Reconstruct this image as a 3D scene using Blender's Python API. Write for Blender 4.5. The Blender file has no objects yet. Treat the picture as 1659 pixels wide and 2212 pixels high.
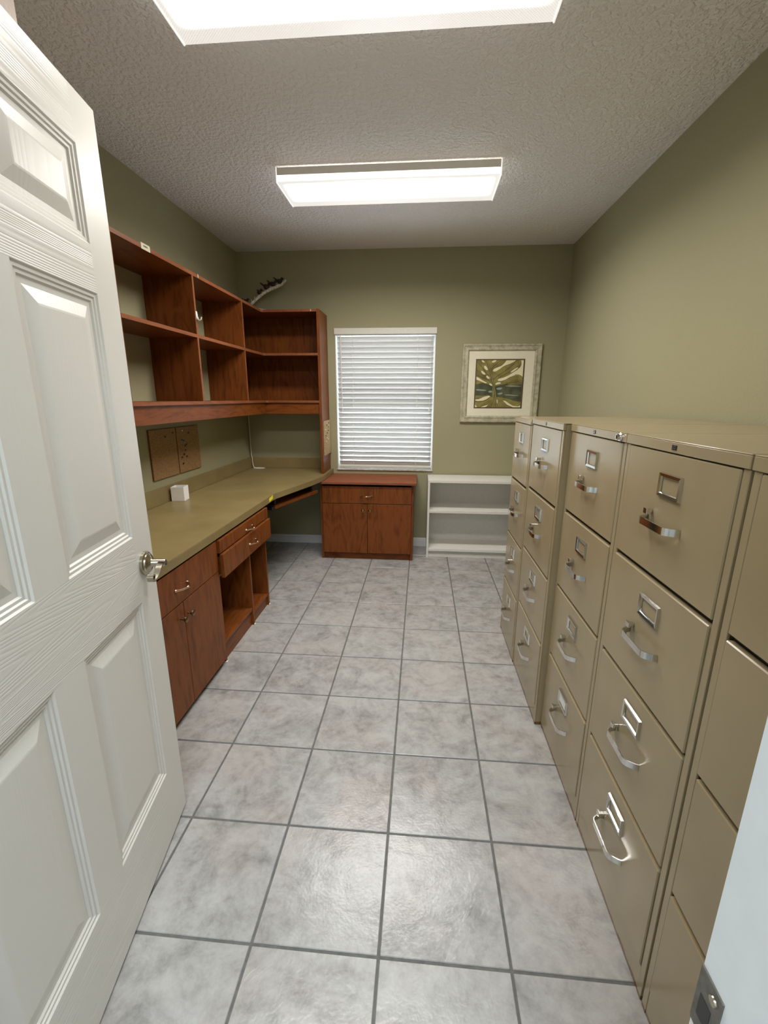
import bpy, bmesh, math, random
from mathutils import Vector, Matrix
random.seed(7)
S = bpy.context.scene
COL = S.collection

# ------------------------------------------------------------------ camera, world, exposure
cam_d = bpy.data.cameras.new('camera'); cam = bpy.data.objects.new('camera', cam_d); COL.objects.link(cam)
cam_d.sensor_fit = 'HORIZONTAL'; cam_d.sensor_width = 36.0; cam_d.lens = 956.56 / 1659 * 36.0
cam_d.clip_start = 0.02; cam_d.clip_end = 200
Rt = Vector((0.99652018, 0.08329516, 0.00307274)); Up = Vector((-0.02371122, 0.24794721, 0.96848333)); Fw = Vector((-0.0799081, 0.96518604, -0.24905943))
cam.matrix_world = Matrix(((Rt.x, Up.x, -Fw.x, 0.74331), (Rt.y, Up.y, -Fw.y, -0.80578), (Rt.z, Up.z, -Fw.z, 1.37798), (0, 0, 0, 1)))
S.camera = cam
W = bpy.data.worlds.new('daylight'); S.world = W; W.use_nodes = True
bgn = W.node_tree.nodes['Background']; bgn.inputs[0].default_value = (0.86, 0.93, 1.0, 1); bgn.inputs[1].default_value = 1.5
S.view_settings.view_transform = 'Standard'; S.view_settings.look = 'None'
S.view_settings.gamma = 1.0; S.view_settings.use_curve_mapping = False
S.view_settings.exposure = 2.3
S.cycles.max_bounces = 6; S.cycles.diffuse_bounces = 4; S.cycles.glossy_bounces = 3; S.cycles.transmission_bounces = 4; S.cycles.transparent_max_bounces = 6; S.cycles.caustics_reflective = False; S.cycles.caustics_refractive = False; S.cycles.use_adaptive_sampling = True; S.cycles.adaptive_threshold = 0.025; S.cycles.sample_clamp_indirect = 4.0
LAMP = 0.9            # brightness of the fluorescent diffusers
LAMP_W, LAMP_SPREAD = 4.2, math.radians(164)   # light each fixture throws down through its prismatic lens
LAMP_COL = (1.0, 0.965, 0.92)

# room extents in metres
XL, XR, YB, YF, ZC = -0.865, 1.925, 3.27, -0.525, 2.577

# ------------------------------------------------------------------ materials
def nt(name):
    m = bpy.data.materials.new(name); m.use_nodes = True
    n = m.node_tree.nodes; return m, n, m.node_tree.links, n['Principled BSDF']
def N(n, t, **k):
    x = n.new(t)
    for a, v in k.items():
        if a in x.inputs.keys(): x.inputs[a].default_value = v
        else: setattr(x, a, v)
    return x
def ramp(n, stops):
    r = n.new('ShaderNodeValToRGB'); e = r.color_ramp.elements
    while len(e) < len(stops): e.new(0.5)
    for i, (p, c) in enumerate(stops): e[i].position = p; e[i].color = (*c, 1)
    return r
def obj_coord(n, l, scale=(1, 1, 1), rnd=True, rot=(0, 0, 0)):
    tc = n.new('ShaderNodeTexCoord'); mp = n.new('ShaderNodeMapping')
    mp.inputs['Scale'].default_value = scale; mp.inputs['Rotation'].default_value = rot
    if rnd:
        oi = n.new('ShaderNodeObjectInfo'); mu = N(n, 'ShaderNodeVectorMath', operation='SCALE'); cm = n.new('ShaderNodeCombineXYZ')
        l.new(oi.outputs['Random'], cm.inputs[0]); l.new(oi.outputs['Random'], cm.inputs[1]); l.new(oi.outputs['Random'], cm.inputs[2])
        l.new(cm.outputs[0], mu.inputs[0]); mu.inputs['Scale'].default_value = 37.0
        ad = N(n, 'ShaderNodeVectorMath', operation='ADD'); l.new(tc.outputs['Object'], ad.inputs[0]); l.new(mu.outputs[0], ad.inputs[1])
        l.new(ad.outputs[0], mp.inputs['Vector'])
    else: l.new(tc.outputs['Object'], mp.inputs['Vector'])
    return mp
def plain(name, col, rough=0.5, metal=0.0, spec=0.5, var=0.06, vscale=40.0, bump=0.0, bscale=200.0):
    m, n, l, b = nt(name)
    mp = obj_coord(n, l)
    no = N(n, 'ShaderNodeTexNoise', Scale=vscale, Detail=2.0); l.new(mp.outputs[0], no.inputs['Vector'])
    lo = tuple(c * (1 - var) for c in col); hi = tuple(min(1, c * (1 + var)) for c in col)
    r = ramp(n, [(0.3, lo), (0.7, hi)]); l.new(no.outputs['Fac'], r.inputs[0]); l.new(r.outputs[0], b.inputs['Base Color'])
    b.inputs['Roughness'].default_value = rough; b.inputs['Metallic'].default_value = metal; b.inputs['Specular IOR Level'].default_value = spec
    if bump:
        n2 = N(n, 'ShaderNodeTexNoise', Scale=bscale, Detail=3.0); l.new(mp.outputs[0], n2.inputs['Vector'])
        bp = N(n, 'ShaderNodeBump', Strength=bump, Distance=0.002); l.new(n2.outputs['Fac'], bp.inputs['Height']); l.new(bp.outputs[0], b.inputs['Normal'])
    return m
def wood(name, axis, base, dark, rough=0.38, swirl=1.0):
    """cherry laminate: grain streaks along one axis with cathedral figure"""
    m, n, l, b = nt(name)
    st = {'z': (5, 5, 0.9), 'y': (5, 0.9, 5), 'x': (0.9, 5, 5)}[axis]
    mp = obj_coord(n, l, scale=st)
    w1 = N(n, 'ShaderNodeTexNoise', Scale=1.1, Detail=3.0, Distortion=1.2 * swirl); l.new(mp.outputs[0], w1.inputs['Vector'])
    mul = N(n, 'ShaderNodeMath', operation='MULTIPLY'); mul.inputs[1].default_value = 7.0; l.new(w1.outputs['Fac'], mul.inputs[0])
    fr = N(n, 'ShaderNodeMath', operation='PINGPONG'); fr.inputs[1].default_value = 0.5; l.new(mul.outputs[0], fr.inputs[0])
    fine = N(n, 'ShaderNodeTexNoise', Scale=9.0, Detail=6.0, Roughness=0.65); l.new(mp.outputs[0], fine.inputs['Vector'])
    mx = N(n, 'ShaderNodeMath', operation='MULTIPLY_ADD'); mx.inputs[1].default_value = 0.55
    l.new(fr.outputs[0], mx.inputs[0]); l.new(fine.outputs['Fac'], mx.inputs[2])
    mid = tuple((a + c) / 2 for a, c in zip(base, dark))
    r = ramp(n, [(0.30, dark), (0.46, mid), (0.66, base), (0.95, tuple(min(1, c * 1.15) for c in base))]); l.new(mx.outputs[0], r.inputs[0])
    l.new(r.outputs[0], b.inputs['Base Color']); b.inputs['Roughness'].default_value = rough; b.inputs['Specular IOR Level'].default_value = 0.22
    bp = N(n, 'ShaderNodeBump', Strength=0.08, Distance=0.001); l.new(fine.outputs['Fac'], bp.inputs['Height']); l.new(bp.outputs[0], b.inputs['Normal'])
    return m
M = {}
CH, CHD = (0.182, 0.052, 0.0105), (0.080, 0.020, 0.0035)
M['wood_z'] = wood('cherry_upright_grain', 'z', CH, CHD)
M['wood_y'] = wood('cherry_grain_along_wall', 'y', CH, CHD, swirl=2.6)
M['wood_x'] = wood('cherry_grain_across', 'x', CH, CHD, swirl=2.6)
M['wood_top'] = wood('cherry_cabinet_top', 'x', (0.24, 0.08, 0.035), (0.16, 0.05, 0.02), rough=0.7)
M['wood_edge'] = wood('cherry_edge_band', 'y', (0.24, 0.08, 0.032), (0.165, 0.052, 0.02), rough=0.42)
M['cork'] = plain('cork', (0.29, 0.165, 0.065), 0.9, var=0.35, vscale=160, bump=0.4, bscale=400)
M['pine'] = plain('pale_cork', (0.42, 0.29, 0.15), 0.85, var=0.3, vscale=160, bump=0.3, bscale=400)
M['cork_edge'] = plain('cork_edge', (0.15, 0.06, 0.02), 0.8)
M['white_paint'] = plain('white_trim_paint', (0.74, 0.75, 0.74), 0.35, var=0.02, bump=0.03, bscale=90)
M['jamb_paint'] = plain('jamb_paint', (0.74, 0.77, 0.78), 0.4, var=0.02)
M['white_laminate'] = plain('white_laminate', (0.74, 0.72, 0.66), 0.4, var=0.02)
M['grey_back'] = plain('bookcase_back_board', (0.74, 0.73, 0.69), 0.6, var=0.03)
M['chrome'] = plain('brushed_chrome', (0.76, 0.75, 0.72), 0.14, metal=1.0, var=0.03)
M['brass'] = plain('copper_pull', (0.72, 0.50, 0.36), 0.18, metal=1.0, var=0.03)
M['bronze'] = plain('bronze_knob', (0.28, 0.17, 0.10), 0.22, metal=1.0, var=0.05)
M['antique'] = plain('antique_nickel', (0.46, 0.42, 0.33), 0.22, metal=1.0, var=0.1, vscale=60)
M['black'] = plain('black_plastic', (0.012, 0.012, 0.012), 0.45, var=0.1)
M['dark_metal'] = plain('dark_strike_metal', (0.17, 0.165, 0.14), 0.5, metal=0.7, var=0.2, vscale=120)
M['paper'] = plain('white_paper', (0.75, 0.74, 0.70), 0.8, var=0.02)
M['cup'] = plain('white_card_cup', (0.88, 0.86, 0.84), 0.6, var=0.02)
M['yellow'] = plain('yellow_tape', (0.80, 0.70, 0.02), 0.55, var=0.04)
M['sticker'] = plain('cream_sticker', (0.66, 0.62, 0.44), 0.7, var=0.04)
M['ink'] = plain('dark_ink', (0.06, 0.05, 0.04), 0.8)
M['cord'] = plain('cream_cord', (0.70, 0.66, 0.54), 0.5, var=0.03)
M['hook'] = plain('white_hook', (0.85, 0.85, 0.82), 0.3, var=0.02)
M['bark'] = plain('birch_bark', (0.60, 0.56, 0.44), 0.9, var=0.45, vscale=60, bump=0.8, bscale=90)
M['bird'] = plain('dark_carved_bird', (0.018, 0.012, 0.010), 0.7, var=0.3)
M['pin_dark'] = plain('dark_pin', (0.03, 0.025, 0.02), 0.4)
M['pin_white'] = plain('clear_pin', (0.7, 0.66, 0.55), 0.3)
M['housing'] = plain('lamp_housing', (0.70, 0.66, 0.58), 0.5, var=0.02)
M['rail_paint'] = plain('white_lamp_rail', (0.88, 0.86, 0.81), 0.4, var=0.02)
M['sill'] = plain('marble_sill', (0.52, 0.50, 0.46), 0.3, var=0.25, vscale=30)

def file_paint(name, col, rust=True):
    m, n, l, b = nt(name)
    mp = obj_coord(n, l)
    no = N(n, 'ShaderNodeTexNoise', Scale=6.0, Detail=5.0); l.new(mp.outputs[0], no.inputs['Vector'])
    r = ramp(n, [(0.3, tuple(c * 0.95 for c in col)), (0.7, tuple(c * 1.04 for c in col))]); l.new(no.outputs['Fac'], r.inputs[0])
    out = r.outputs[0]
    b.inputs['Roughness'].default_value = 0.2; b.inputs['Specular IOR Level'].default_value = 0.5
    n2 = N(n, 'ShaderNodeTexNoise', Scale=9.0, Detail=2.0); l.new(mp.outputs[0], n2.inputs['Vector'])
    bp = N(n, 'ShaderNodeBump', Strength=0.25, Distance=0.004); l.new(n2.outputs['Fac'], bp.inputs['Height']); l.new(bp.outputs[0], b.inputs['Normal'])
    if rust:    # rusted foot of the steel shell, ragged edge
        geo = n.new('ShaderNodeNewGeometry'); sp = n.new('ShaderNodeSeparateXYZ'); l.new(geo.outputs['Position'], sp.inputs[0])
        n3 = N(n, 'ShaderNodeTexNoise', Scale=25.0, Detail=6.0); l.new(geo.outputs['Position'], n3.inputs['Vector'])
        ma = N(n, 'ShaderNodeMath', operation='MULTIPLY_ADD'); ma.inputs[1].default_value = -0.022; l.new(n3.outputs['Fac'], ma.inputs[0]); l.new(sp.outputs['Z'], ma.inputs[2])
        rr = ramp(n, [(0.0, (1, 1, 1)), (0.004, (0, 0, 0))]); l.new(ma.outputs[0], rr.inputs[0])
        mx = N(n, 'ShaderNodeMixRGB'); l.new(rr.outputs[0], mx.inputs[0]); l.new(out, mx.inputs[1]); mx.inputs[2].default_value = (0.16, 0.07, 0.02, 1); out = mx.outputs[0]
    l.new(out, b.inputs['Base Color'])
    return m
FC = (0.33, 0.262, 0.152)
M['steel'] = file_paint('putty_steel', FC); M['steel_drawer'] = file_paint('putty_drawer', FC, False)
M['gap_shade'] = plain('drawer_gap_shade', (0.05, 0.04, 0.025), 0.8)  # near-black colour stands in for the shade in the drawer gaps

def wall_mat(name, col, bump=0.25, scale=70.0, dist=0.003):
    m, n, l, b = nt(name)
    mp = obj_coord(n, l, rnd=False)
    b.inputs['Base Color'].default_value = (*col, 1)
    b.inputs['Roughness'].default_value = 0.75; b.inputs['Specular IOR Level'].default_value = 0.25
    n2 = N(n, 'ShaderNodeTexNoise', Scale=scale, Detail=2.0, Roughness=0.55); l.new(mp.outputs[0], n2.inputs['Vector'])
    r2 = ramp(n, [(0.42, (0, 0, 0)), (0.62, (1, 1, 1))]); l.new(n2.outputs['Fac'], r2.inputs[0])
    bp = N(n, 'ShaderNodeBump', Strength=bump, Distance=dist); l.new(r2.outputs[0], bp.inputs['Height']); l.new(bp.outputs[0], b.inputs['Normal'])
    return m
M['olive'] = wall_mat('olive_wall_paint', (0.342, 0.318, 0.194), 0.12, 90)
M['ceil'] = wall_mat('textured_ceiling', (0.82, 0.79, 0.785), 0.65, 50, 0.007)
M['pinkish'] = wall_mat('pale_pink_wall', (0.72, 0.62, 0.56), 0.1)
M['hallwall'] = wall_mat('hall_wall', (0.62, 0.62, 0.60), 0.1)

def tile_mat():
    m, n, l, b = nt('mottled_porcelain')
    mp = obj_coord(n, l)
    a = N(n, 'ShaderNodeTexNoise', Scale=7.0, Detail=5.0, Roughness=0.68, Distortion=0.6); l.new(mp.outputs[0], a.inputs['Vector'])
    c = N(n, 'ShaderNodeTexNoise', Scale=26.0, Detail=4.0, Roughness=0.7); l.new(mp.outputs[0], c.inputs['Vector'])
    mm = N(n, 'ShaderNodeMath', operation='MULTIPLY_ADD'); mm.inputs[1].default_value = 0.55; l.new(c.outputs['Fac'], mm.inputs[0]); l.new(a.outputs['Fac'], mm.inputs[2])
    r = ramp(n, [(0.54, (0.215, 0.21, 0.198)), (0.68, (0.295, 0.288, 0.273)), (0.80, (0.36, 0.352, 0.335)), (0.95, (0.41, 0.403, 0.385))]); l.new(mm.outputs[0], r.inputs[0])
    pk = N(n, 'ShaderNodeTexNoise', Scale=4.0, Detail=3.0); l.new(mp.outputs[0], pk.inputs['Vector'])
    pr = ramp(n, [(0.5, (1, 1, 1)), (0.75, (1.0, 0.93, 0.90))]); l.new(pk.outputs['Fac'], pr.inputs[0])
    mx = N(n, 'ShaderNodeMixRGB', blend_type='MULTIPLY'); mx.inputs[0].default_value = 1.0; l.new(r.outputs[0], mx.inputs[1]); l.new(pr.outputs[0], mx.inputs[2])
    l.new(mx.outputs[0], b.inputs['Base Color'])
    b.inputs['Roughness'].default_value = 0.27; b.inputs['Specular IOR Level'].default_value = 0.5
    v = N(n, 'ShaderNodeTexNoise', Scale=14.0, Detail=3.0, Roughness=0.6, Distortion=1.0); l.new(mp.outputs[0], v.inputs['Vector'])
    v2 = N(n, 'ShaderNodeTexNoise', Scale=120.0, Detail=1.0); l.new(mp.outputs[0], v2.inputs['Vector'])
    ad = N(n, 'ShaderNodeMath', operation='MULTIPLY_ADD'); ad.inputs[1].default_value = 0.3; l.new(v2.outputs['Fac'], ad.inputs[0]); l.new(v.outputs['Fac'], ad.inputs[2])
    bp = N(n, 'ShaderNodeBump', Strength=0.35, Distance=0.0035); l.new(ad.outputs[0], bp.inputs['Height']); l.new(bp.outputs[0], b.inputs['Normal'])
    return m
M['tile'] = tile_mat()
M['grout'] = plain('grey_grout', (0.125, 0.125, 0.115), 0.9, var=0.15, vscale=60, bump=0.3, bscale=300)

def worktop_mat():
    m, n, l, b = nt('olive_laminate')
    mp = obj_coord(n, l)
    a = N(n, 'ShaderNodeTexNoise', Scale=4.0, Detail=5.0, Roughness=0.6); l.new(mp.outputs[0], a.inputs['Vector'])
    c = N(n, 'ShaderNodeTexNoise', Scale=90.0, Detail=3.0); l.new(mp.outputs[0], c.inputs['Vector'])
    mm = N(n, 'ShaderNodeMath', operation='MULTIPLY_ADD'); mm.inputs[1].default_value = 0.35; l.new(c.outputs['Fac'], mm.inputs[0]); l.new(a.outputs['Fac'], mm.inputs[2])
    r = ramp(n, [(0.5, (0.205, 0.152, 0.062)), (0.85, (0.262, 0.198, 0.085))]); l.new(mm.outputs[0], r.inputs[0]); l.new(r.outputs[0], b.inputs['Base Color'])
    b.inputs['Roughness'].default_value = 0.36; b.inputs['Specular IOR Level'].default_value = 0.4
    return m
M['worktop'] = worktop_mat()

def door_mat(name, axis, strength, across, lines):
    """white moulded door skin with embossed wood grain"""
    m, n, l, b = nt(name)
    b.inputs['Base Color'].default_value = (0.66, 0.645, 0.595, 1); b.inputs['Roughness'].default_value = 0.36
    st = {'u': (0.32, 3, across), 'z': (across, 3, 0.55)}[axis]
    mp = obj_coord(n, l, scale=st)
    a = N(n, 'ShaderNodeTexNoise', Scale=1.0, Detail=1.0, Distortion=0.25); l.new(mp.outputs[0], a.inputs['Vector'])
    mu = N(n, 'ShaderNodeMath', operation='MULTIPLY'); mu.inputs[1].default_value = lines; l.new(a.outputs['Fac'], mu.inputs[0])
    pp = N(n, 'ShaderNodeMath', operation='PINGPONG'); pp.inputs[1].default_value = 0.5; l.new(mu.outputs[0], pp.inputs[0])
    r = ramp(n, [(0.0, (0, 0, 0)), (0.3, (1, 1, 1))]); l.new(pp.outputs[0], r.inputs[0])
    bp = N(n, 'ShaderNodeBump', Strength=strength, Distance=0.0009); l.new(r.outputs[0], bp.inputs['Height']); l.new(bp.outputs[0], b.inputs['Normal'])
    return m
M['door_u'] = door_mat('door_skin_level_grain', 'u', 0.3, 9, 62); M['door_z'] = door_mat('door_skin_upright_grain', 'z', 0.06, 12, 26); M['door_p'] = door_mat('door_panel_grain', 'z', 0.12, 7, 30)

def slat_mat():
    m, n, l, b = nt('white_blind_slat')
    b.inputs['Base Color'].default_value = (0.60, 0.575, 0.545, 1); b.inputs['Roughness'].default_value = 0.4
    tr = n.new('ShaderNodeBsdfTranslucent'); tr.inputs[0].default_value = (0.75, 0.72, 0.68, 1)
    mx = n.new('ShaderNodeMixShader'); mx.inputs[0].default_value = 0.12
    l.new(b.outputs[0], mx.inputs[1]); l.new(tr.outputs[0], mx.inputs[2]); l.new(mx.outputs[0], n['Material Output'].inputs[0])
    return m
M['slat'] = slat_mat()
M['valance'] = plain('cream_valance', (0.70, 0.68, 0.60), 0.4, var=0.02)
def glass_mat():
    m, n, l, b = nt('window_glass')
    tr = n.new('ShaderNodeBsdfTransparent'); tr.inputs[0].default_value = (0.93, 0.96, 0.96, 1)
    gl = n.new('ShaderNodeBsdfGlossy'); gl.inputs['Roughness'].default_value = 0.02
    mx = n.new('ShaderNodeMixShader'); mx.inputs[0].default_value = 0.08
    l.new(tr.outputs[0], mx.inputs[1]); l.new(gl.outputs[0], mx.inputs[2]); l.new(mx.outputs[0], n['Material Output'].inputs[0])
    return m
M['glass'] = glass_mat()
def emit(name, col, s, bumpy=False):
    m, n, l, b = nt(name)
    b.inputs['Base Color'].default_value = (0.8, 0.8, 0.78, 1); b.inputs['Roughness'].default_value = 0.3
    b.inputs['Emission Color'].default_value = (*col, 1); b.inputs['Emission Strength'].default_value = s
    if bumpy:   # prismatic diffuser: tiny pyramids
        mp = obj_coord(n, l, scale=(1, 1, 1), rnd=False, rot=(0, 0, 0.78))
        v = N(n, 'ShaderNodeTexVoronoi', Scale=180.0); v.inputs['Randomness'].default_value = 0.0; l.new(mp.outputs[0], v.inputs['Vector'])
        r = ramp(n, [(0.0, tuple(c * 0.72 for c in col)), (0.6, col)]); l.new(v.outputs['Distance'], r.inputs[0]); l.new(r.outputs[0], b.inputs['Emission Color'])
    return m
def lens_mat():
    """acrylic lens: tubes light its middle, the prismatic margin past the tube ends stays dim"""
    m, n, l, b = nt('lit_diffuser')
    b.inputs['Base Color'].default_value = (0.7, 0.7, 0.68, 1); b.inputs['Roughness'].default_value = 0.3
    tc = n.new('ShaderNodeTexCoord'); sx = n.new('ShaderNodeSeparateXYZ'); l.new(tc.outputs['Object'], sx.inputs[0])
    def edge(sock, c, half, lo, hi):
        su = N(n, 'ShaderNodeMath', operation='SUBTRACT'); su.inputs[1].default_value = c; l.new(sock, su.inputs[0])
        ab = N(n, 'ShaderNodeMath', operation='ABSOLUTE'); l.new(su.outputs[0], ab.inputs[0])
        mr = N(n, 'ShaderNodeMapRange', interpolation_type='SMOOTHSTEP'); l.new(ab.outputs[0], mr.inputs['Value'])
        mr.inputs['From Min'].default_value = half - hi; mr.inputs['From Max'].default_value = half - lo; mr.inputs['To Min'].default_value = 1; mr.inputs['To Max'].default_value = 0
        return mr.outputs[0]
    fx = edge(sx.outputs['X'], 0.0, 0.592, 0.012, 0.085); fy = edge(sx.outputs['Y'], -0.022, 0.135, 0.012, 0.062)
    mu = N(n, 'ShaderNodeMath', operation='MULTIPLY'); l.new(fx, mu.inputs[0]); l.new(fy, mu.inputs[1])
    mp = obj_coord(n, l, rnd=False, rot=(0, 0, 0.78)); v = N(n, 'ShaderNodeTexVoronoi', Scale=150.0); v.inputs['Randomness'].default_value = 0.0; l.new(mp.outputs[0], v.inputs['Vector'])
    pr = N(n, 'ShaderNodeMapRange'); pr.inputs['From Max'].default_value = 0.6; pr.inputs['To Min'].default_value = 0.088; pr.inputs['To Max'].default_value = 0.160; l.new(v.outputs['Distance'], pr.inputs['Value'])
    ad = N(n, 'ShaderNodeMath', operation='MULTIPLY_ADD'); ad.inputs[1].default_value = LAMP; l.new(mu.outputs[0], ad.inputs[0]); l.new(pr.outputs[0], ad.inputs[2])
    b.inputs['Emission Color'].default_value = (*LAMP_COL, 1); l.new(ad.outputs[0], b.inputs['Emission Strength'])
    return m
M['lens'] = lens_mat()
M['lens_rim'] = emit('dim_diffuser_margin', LAMP_COL, 0.155, True)
M['lens_side'] = emit('diffuser_side', LAMP_COL, 0.38)
M['added_hall_lens'] = emit('added_hall_diffuser', (0.80, 0.91, 1.0), 7.0)

def frame_mat():
    m, n, l, b = nt('whitewashed_frame')
    mp = obj_coord(n, l, scale=(8, 8, 8))
    a = N(n, 'ShaderNodeTexNoise', Scale=3.0, Detail=6.0, Roughness=0.7); l.new(mp.outputs[0], a.inputs['Vector'])
    r = ramp(n, [(0.35, (0.31, 0.28, 0.185)), (0.65, (0.56, 0.52, 0.38))]); l.new(a.outputs['Fac'], r.inputs[0]); l.new(r.outputs[0], b.inputs['Base Color'])
    b.inputs['Roughness'].default_value = 0.5
    return m
M['frame'] = frame_mat()
M['mat_board'] = plain('cream_mat_board', (0.80, 0.75, 0.58), 0.8, var=0.02)
M['fillet'] = plain('brown_fillet', (0.10, 0.065, 0.03), 0.5)
def art(name, c, v=0.3, s=18): return plain(name, c, 0.7, var=v, vscale=s)
M['a_leaf'] = art('print_olive', (0.235, 0.195, 0.050)); M['a_pale'] = art('print_cream', (0.78, 0.71, 0.46), 0.06)
M['a_dark'] = art('print_deep_green', (0.072, 0.075, 0.036), 0.4); M['a_vein'] = art('print_vein', (0.085, 0.07, 0.018), 0.2)
M['a_mid'] = art('print_midrib', (0.30, 0.26, 0.10), 0.2); M['a_blue'] = art('print_blue_grey', (0.27, 0.33, 0.28), 0.15)
M['a_leaf2'] = art('print_olive_shade', (0.165, 0.135, 0.035))

# ------------------------------------------------------------------ mesh helpers
def bx(bm, x0, x1, y0, y1, z0, z1, bev=0.0, seg=1):
    vs = [bm.verts.new((x, y, z)) for x in (x0, x1) for y in (y0, y1) for z in (z0, z1)]
    F = [(0, 1, 3, 2), (4, 6, 7, 5), (0, 4, 5, 1), (2, 3, 7, 6), (0, 2, 6, 4), (1, 5, 7, 3)]
    fs = [bm.faces.new([vs[i] for i in f]) for f in F]
    if bev:
        es = list({e for f in fs for e in f.edges})
        bmesh.ops.bevel(bm, geom=es, offset=bev, segments=seg, affect='EDGES', profile=0.5)
    return fs
def prism(bm, outline, z0, z1):
    a = [bm.verts.new((x, y, z0)) for x, y in outline]; b = [bm.verts.new((x, y, z1)) for x, y in outline]
    bm.faces.new(a[::-1]); bm.faces.new(b)
    for i in range(len(a)):
        j = (i + 1) % len(a); bm.faces.new((a[i], a[j], b[j], b[i]))
def sweep(bm, pts, prof, up=Vector((0, 0, 1)), scales=None, caps=True):
    """sweep closed 2-D profile (a along side, b along up) through pts"""
    pts = [Vector(p) for p in pts]; rings = []
    for i, p in enumerate(pts):
        t = (pts[min(i + 1, len(pts) - 1)] - pts[max(i - 1, 0)]).normalized()
        s = t.cross(up)
        if s.length < 1e-4: s = t.cross(Vector((1, 0, 0)))
        s.normalize(); u = s.cross(t).normalized(); k = scales[i] if scales else 1.0
        rings.append([bm.verts.new(p + s * a * k + u * b * k) for a, b in prof])
    n = len(prof)
    for r0, r1 in zip(rings, rings[1:]):
        for i in range(n):
            j = (i + 1) % n; bm.faces.new((r0[i], r0[j], r1[j], r1[i]))
    if caps: bm.faces.new(rings[0][::-1]); bm.faces.new(rings[-1])
def circ(r, n=8): return [(r * math.cos(2 * math.pi * i / n), r * math.sin(2 * math.pi * i / n)) for i in range(n)]
def rectp(a, b): return [(-a / 2, -b / 2), (a / 2, -b / 2), (a / 2, b / 2), (-a / 2, b / 2)]
def lathe(bm, c, axis, prof, n=20):
    """revolve (distance along axis, radius) profile"""
    ax = Vector(axis).normalized(); s = ax.cross(Vector((0, 0, 1)))
    if s.length < 1e-3: s = Vector((1, 0, 0))
    s.normalize(); t = ax.cross(s); c = Vector(c); rings = []
    for d, r in prof:
        if r < 1e-6: rings.append([bm.verts.new(c + ax * d)])
        else: rings.append([bm.verts.new(c + ax * d + (s * math.cos(2 * math.pi * i / n) + t * math.sin(2 * math.pi * i / n)) * r) for i in range(n)])
    for a, b in zip(rings, rings[1:]):
        for i in range(n):
            j = (i + 1) % n
            if len(a) == 1 and len(b) == 1: continue
            if len(a) == 1: bm.faces.new((a[0], b[j], b[i]))
            elif len(b) == 1: bm.faces.new((a[i], a[j], b[0]))
            else: bm.faces.new((a[i], a[j], b[j], b[i]))
    if len(rings[0]) > 1: bm.faces.new(rings[0][::-1])
    if len(rings[-1]) > 1: bm.faces.new(rings[-1])
def nb(): return bmesh.new()
def world_origin(o):
    v = Vector((0, 0, 0))
    while o: v = v + o.location; o = o.parent
    return v
def finish(name, bm, mats, smooth=False):
    bmesh.ops.recalc_face_normals(bm, faces=bm.faces)
    me = bpy.data.meshes.new(name); bm.to_mesh(me); bm.free()
    for m in (mats if isinstance(mats, (list, tuple)) else [mats]): me.materials.append(M[m] if isinstance(m, str) else m)
    if smooth:
        for p in me.polygons: p.use_smooth = True
        try: me.set_sharp_from_angle(angle=math.radians(40))
        except Exception: pass
    return me
def obj(name, bm, mats, parent=None, smooth=False, local=False, origin=None):
    """one mesh object; bm is in world coordinates unless local (then parent's own space)"""
    me = finish(name, bm, mats, smooth); o = bpy.data.objects.new(name, me); COL.objects.link(o)
    xs = [v.co for v in me.vertices]
    if origin is None:
        origin = Vector(((min(v.x for v in xs) + max(v.x for v in xs)) / 2, (min(v.y for v in xs) + max(v.y for v in xs)) / 2, min(v.z for v in xs)))
    me.transform(Matrix.Translation(-origin))
    if parent:
        o.parent = parent; o.location = origin if local else origin - world_origin(parent)
    else: o.location = origin
    return o
def tag(o, label=None, cat=None, group=None, kind=None):
    if label: o['label'] = label
    if cat: o['category'] = cat
    if group: o['group'] = group
    if kind: o['kind'] = kind
    return o
def thing(name, loc, label, cat, group=None):
    o = bpy.data.objects.new(name, None); COL.objects.link(o); o.location = loc; o.empty_display_size = 0.1
    return tag(o, label, cat, group)
def struct(name, bm, mats, parent=None, label=None):
    o = obj(name, bm, mats, parent); o['kind'] = 'structure'
    if label: o['label'] = label
    return o
def B(*a, **k):
    bm = nb(); bx(bm, *a, **k); return bm

# ------------------------------------------------------------------ room shell
T = 0.12
# floor: grout bed with every tile laid on it
TS = 0.333; G = 0.007
fl = struct('floor', B(XL - T, XR + T, -2.6, YB + T, -0.06, -0.0025), 'grout', label='mottled grey-beige ceramic tile floor with grey grout')
cache = {}
for i in range(-4, 7):
    for j in range(-8, 11):
        x0, x1, y0, y1 = i * TS + G / 2, (i + 1) * TS - G / 2, j * TS + G / 2, (j + 1) * TS - G / 2
        x0, x1, y0, y1 = max(x0, XL), min(x1, XR), max(y0, -2.5), min(y1, YB)
        if x1 - x0 < 0.02 or y1 - y0 < 0.02: continue
        if y1 < -0.7 and j < -3: continue
        key = (round(x1 - x0, 4), round(y1 - y0, 4))
        if key not in cache:
            w, d = key; bm = nb(); bx(bm, -w / 2, w / 2, -d / 2, d / 2, -0.007, 0, bev=0.0016, seg=1)
            cache[key] = finish('tile', bm, 'tile')
        t = bpy.data.objects.new('tile', cache[key]); COL.objects.link(t); t.parent = fl
        t.location = Vector(((x0 + x1) / 2, (y0 + y1) / 2, 0)) - fl.location
struct('ceiling', B(XL - T, XR + T, -2.6, YB + T, ZC, ZC + 0.1), 'ceil', label='textured taupe ceiling')
struct('wall_left', B(XL - T, XL, YF - T, YB + T, 0, ZC), 'olive', label='olive green left wall')
struct('wall_right', B(XR, XR + T, YF - T, YB + T, 0, ZC), 'olive', label='olive green right wall')
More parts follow.
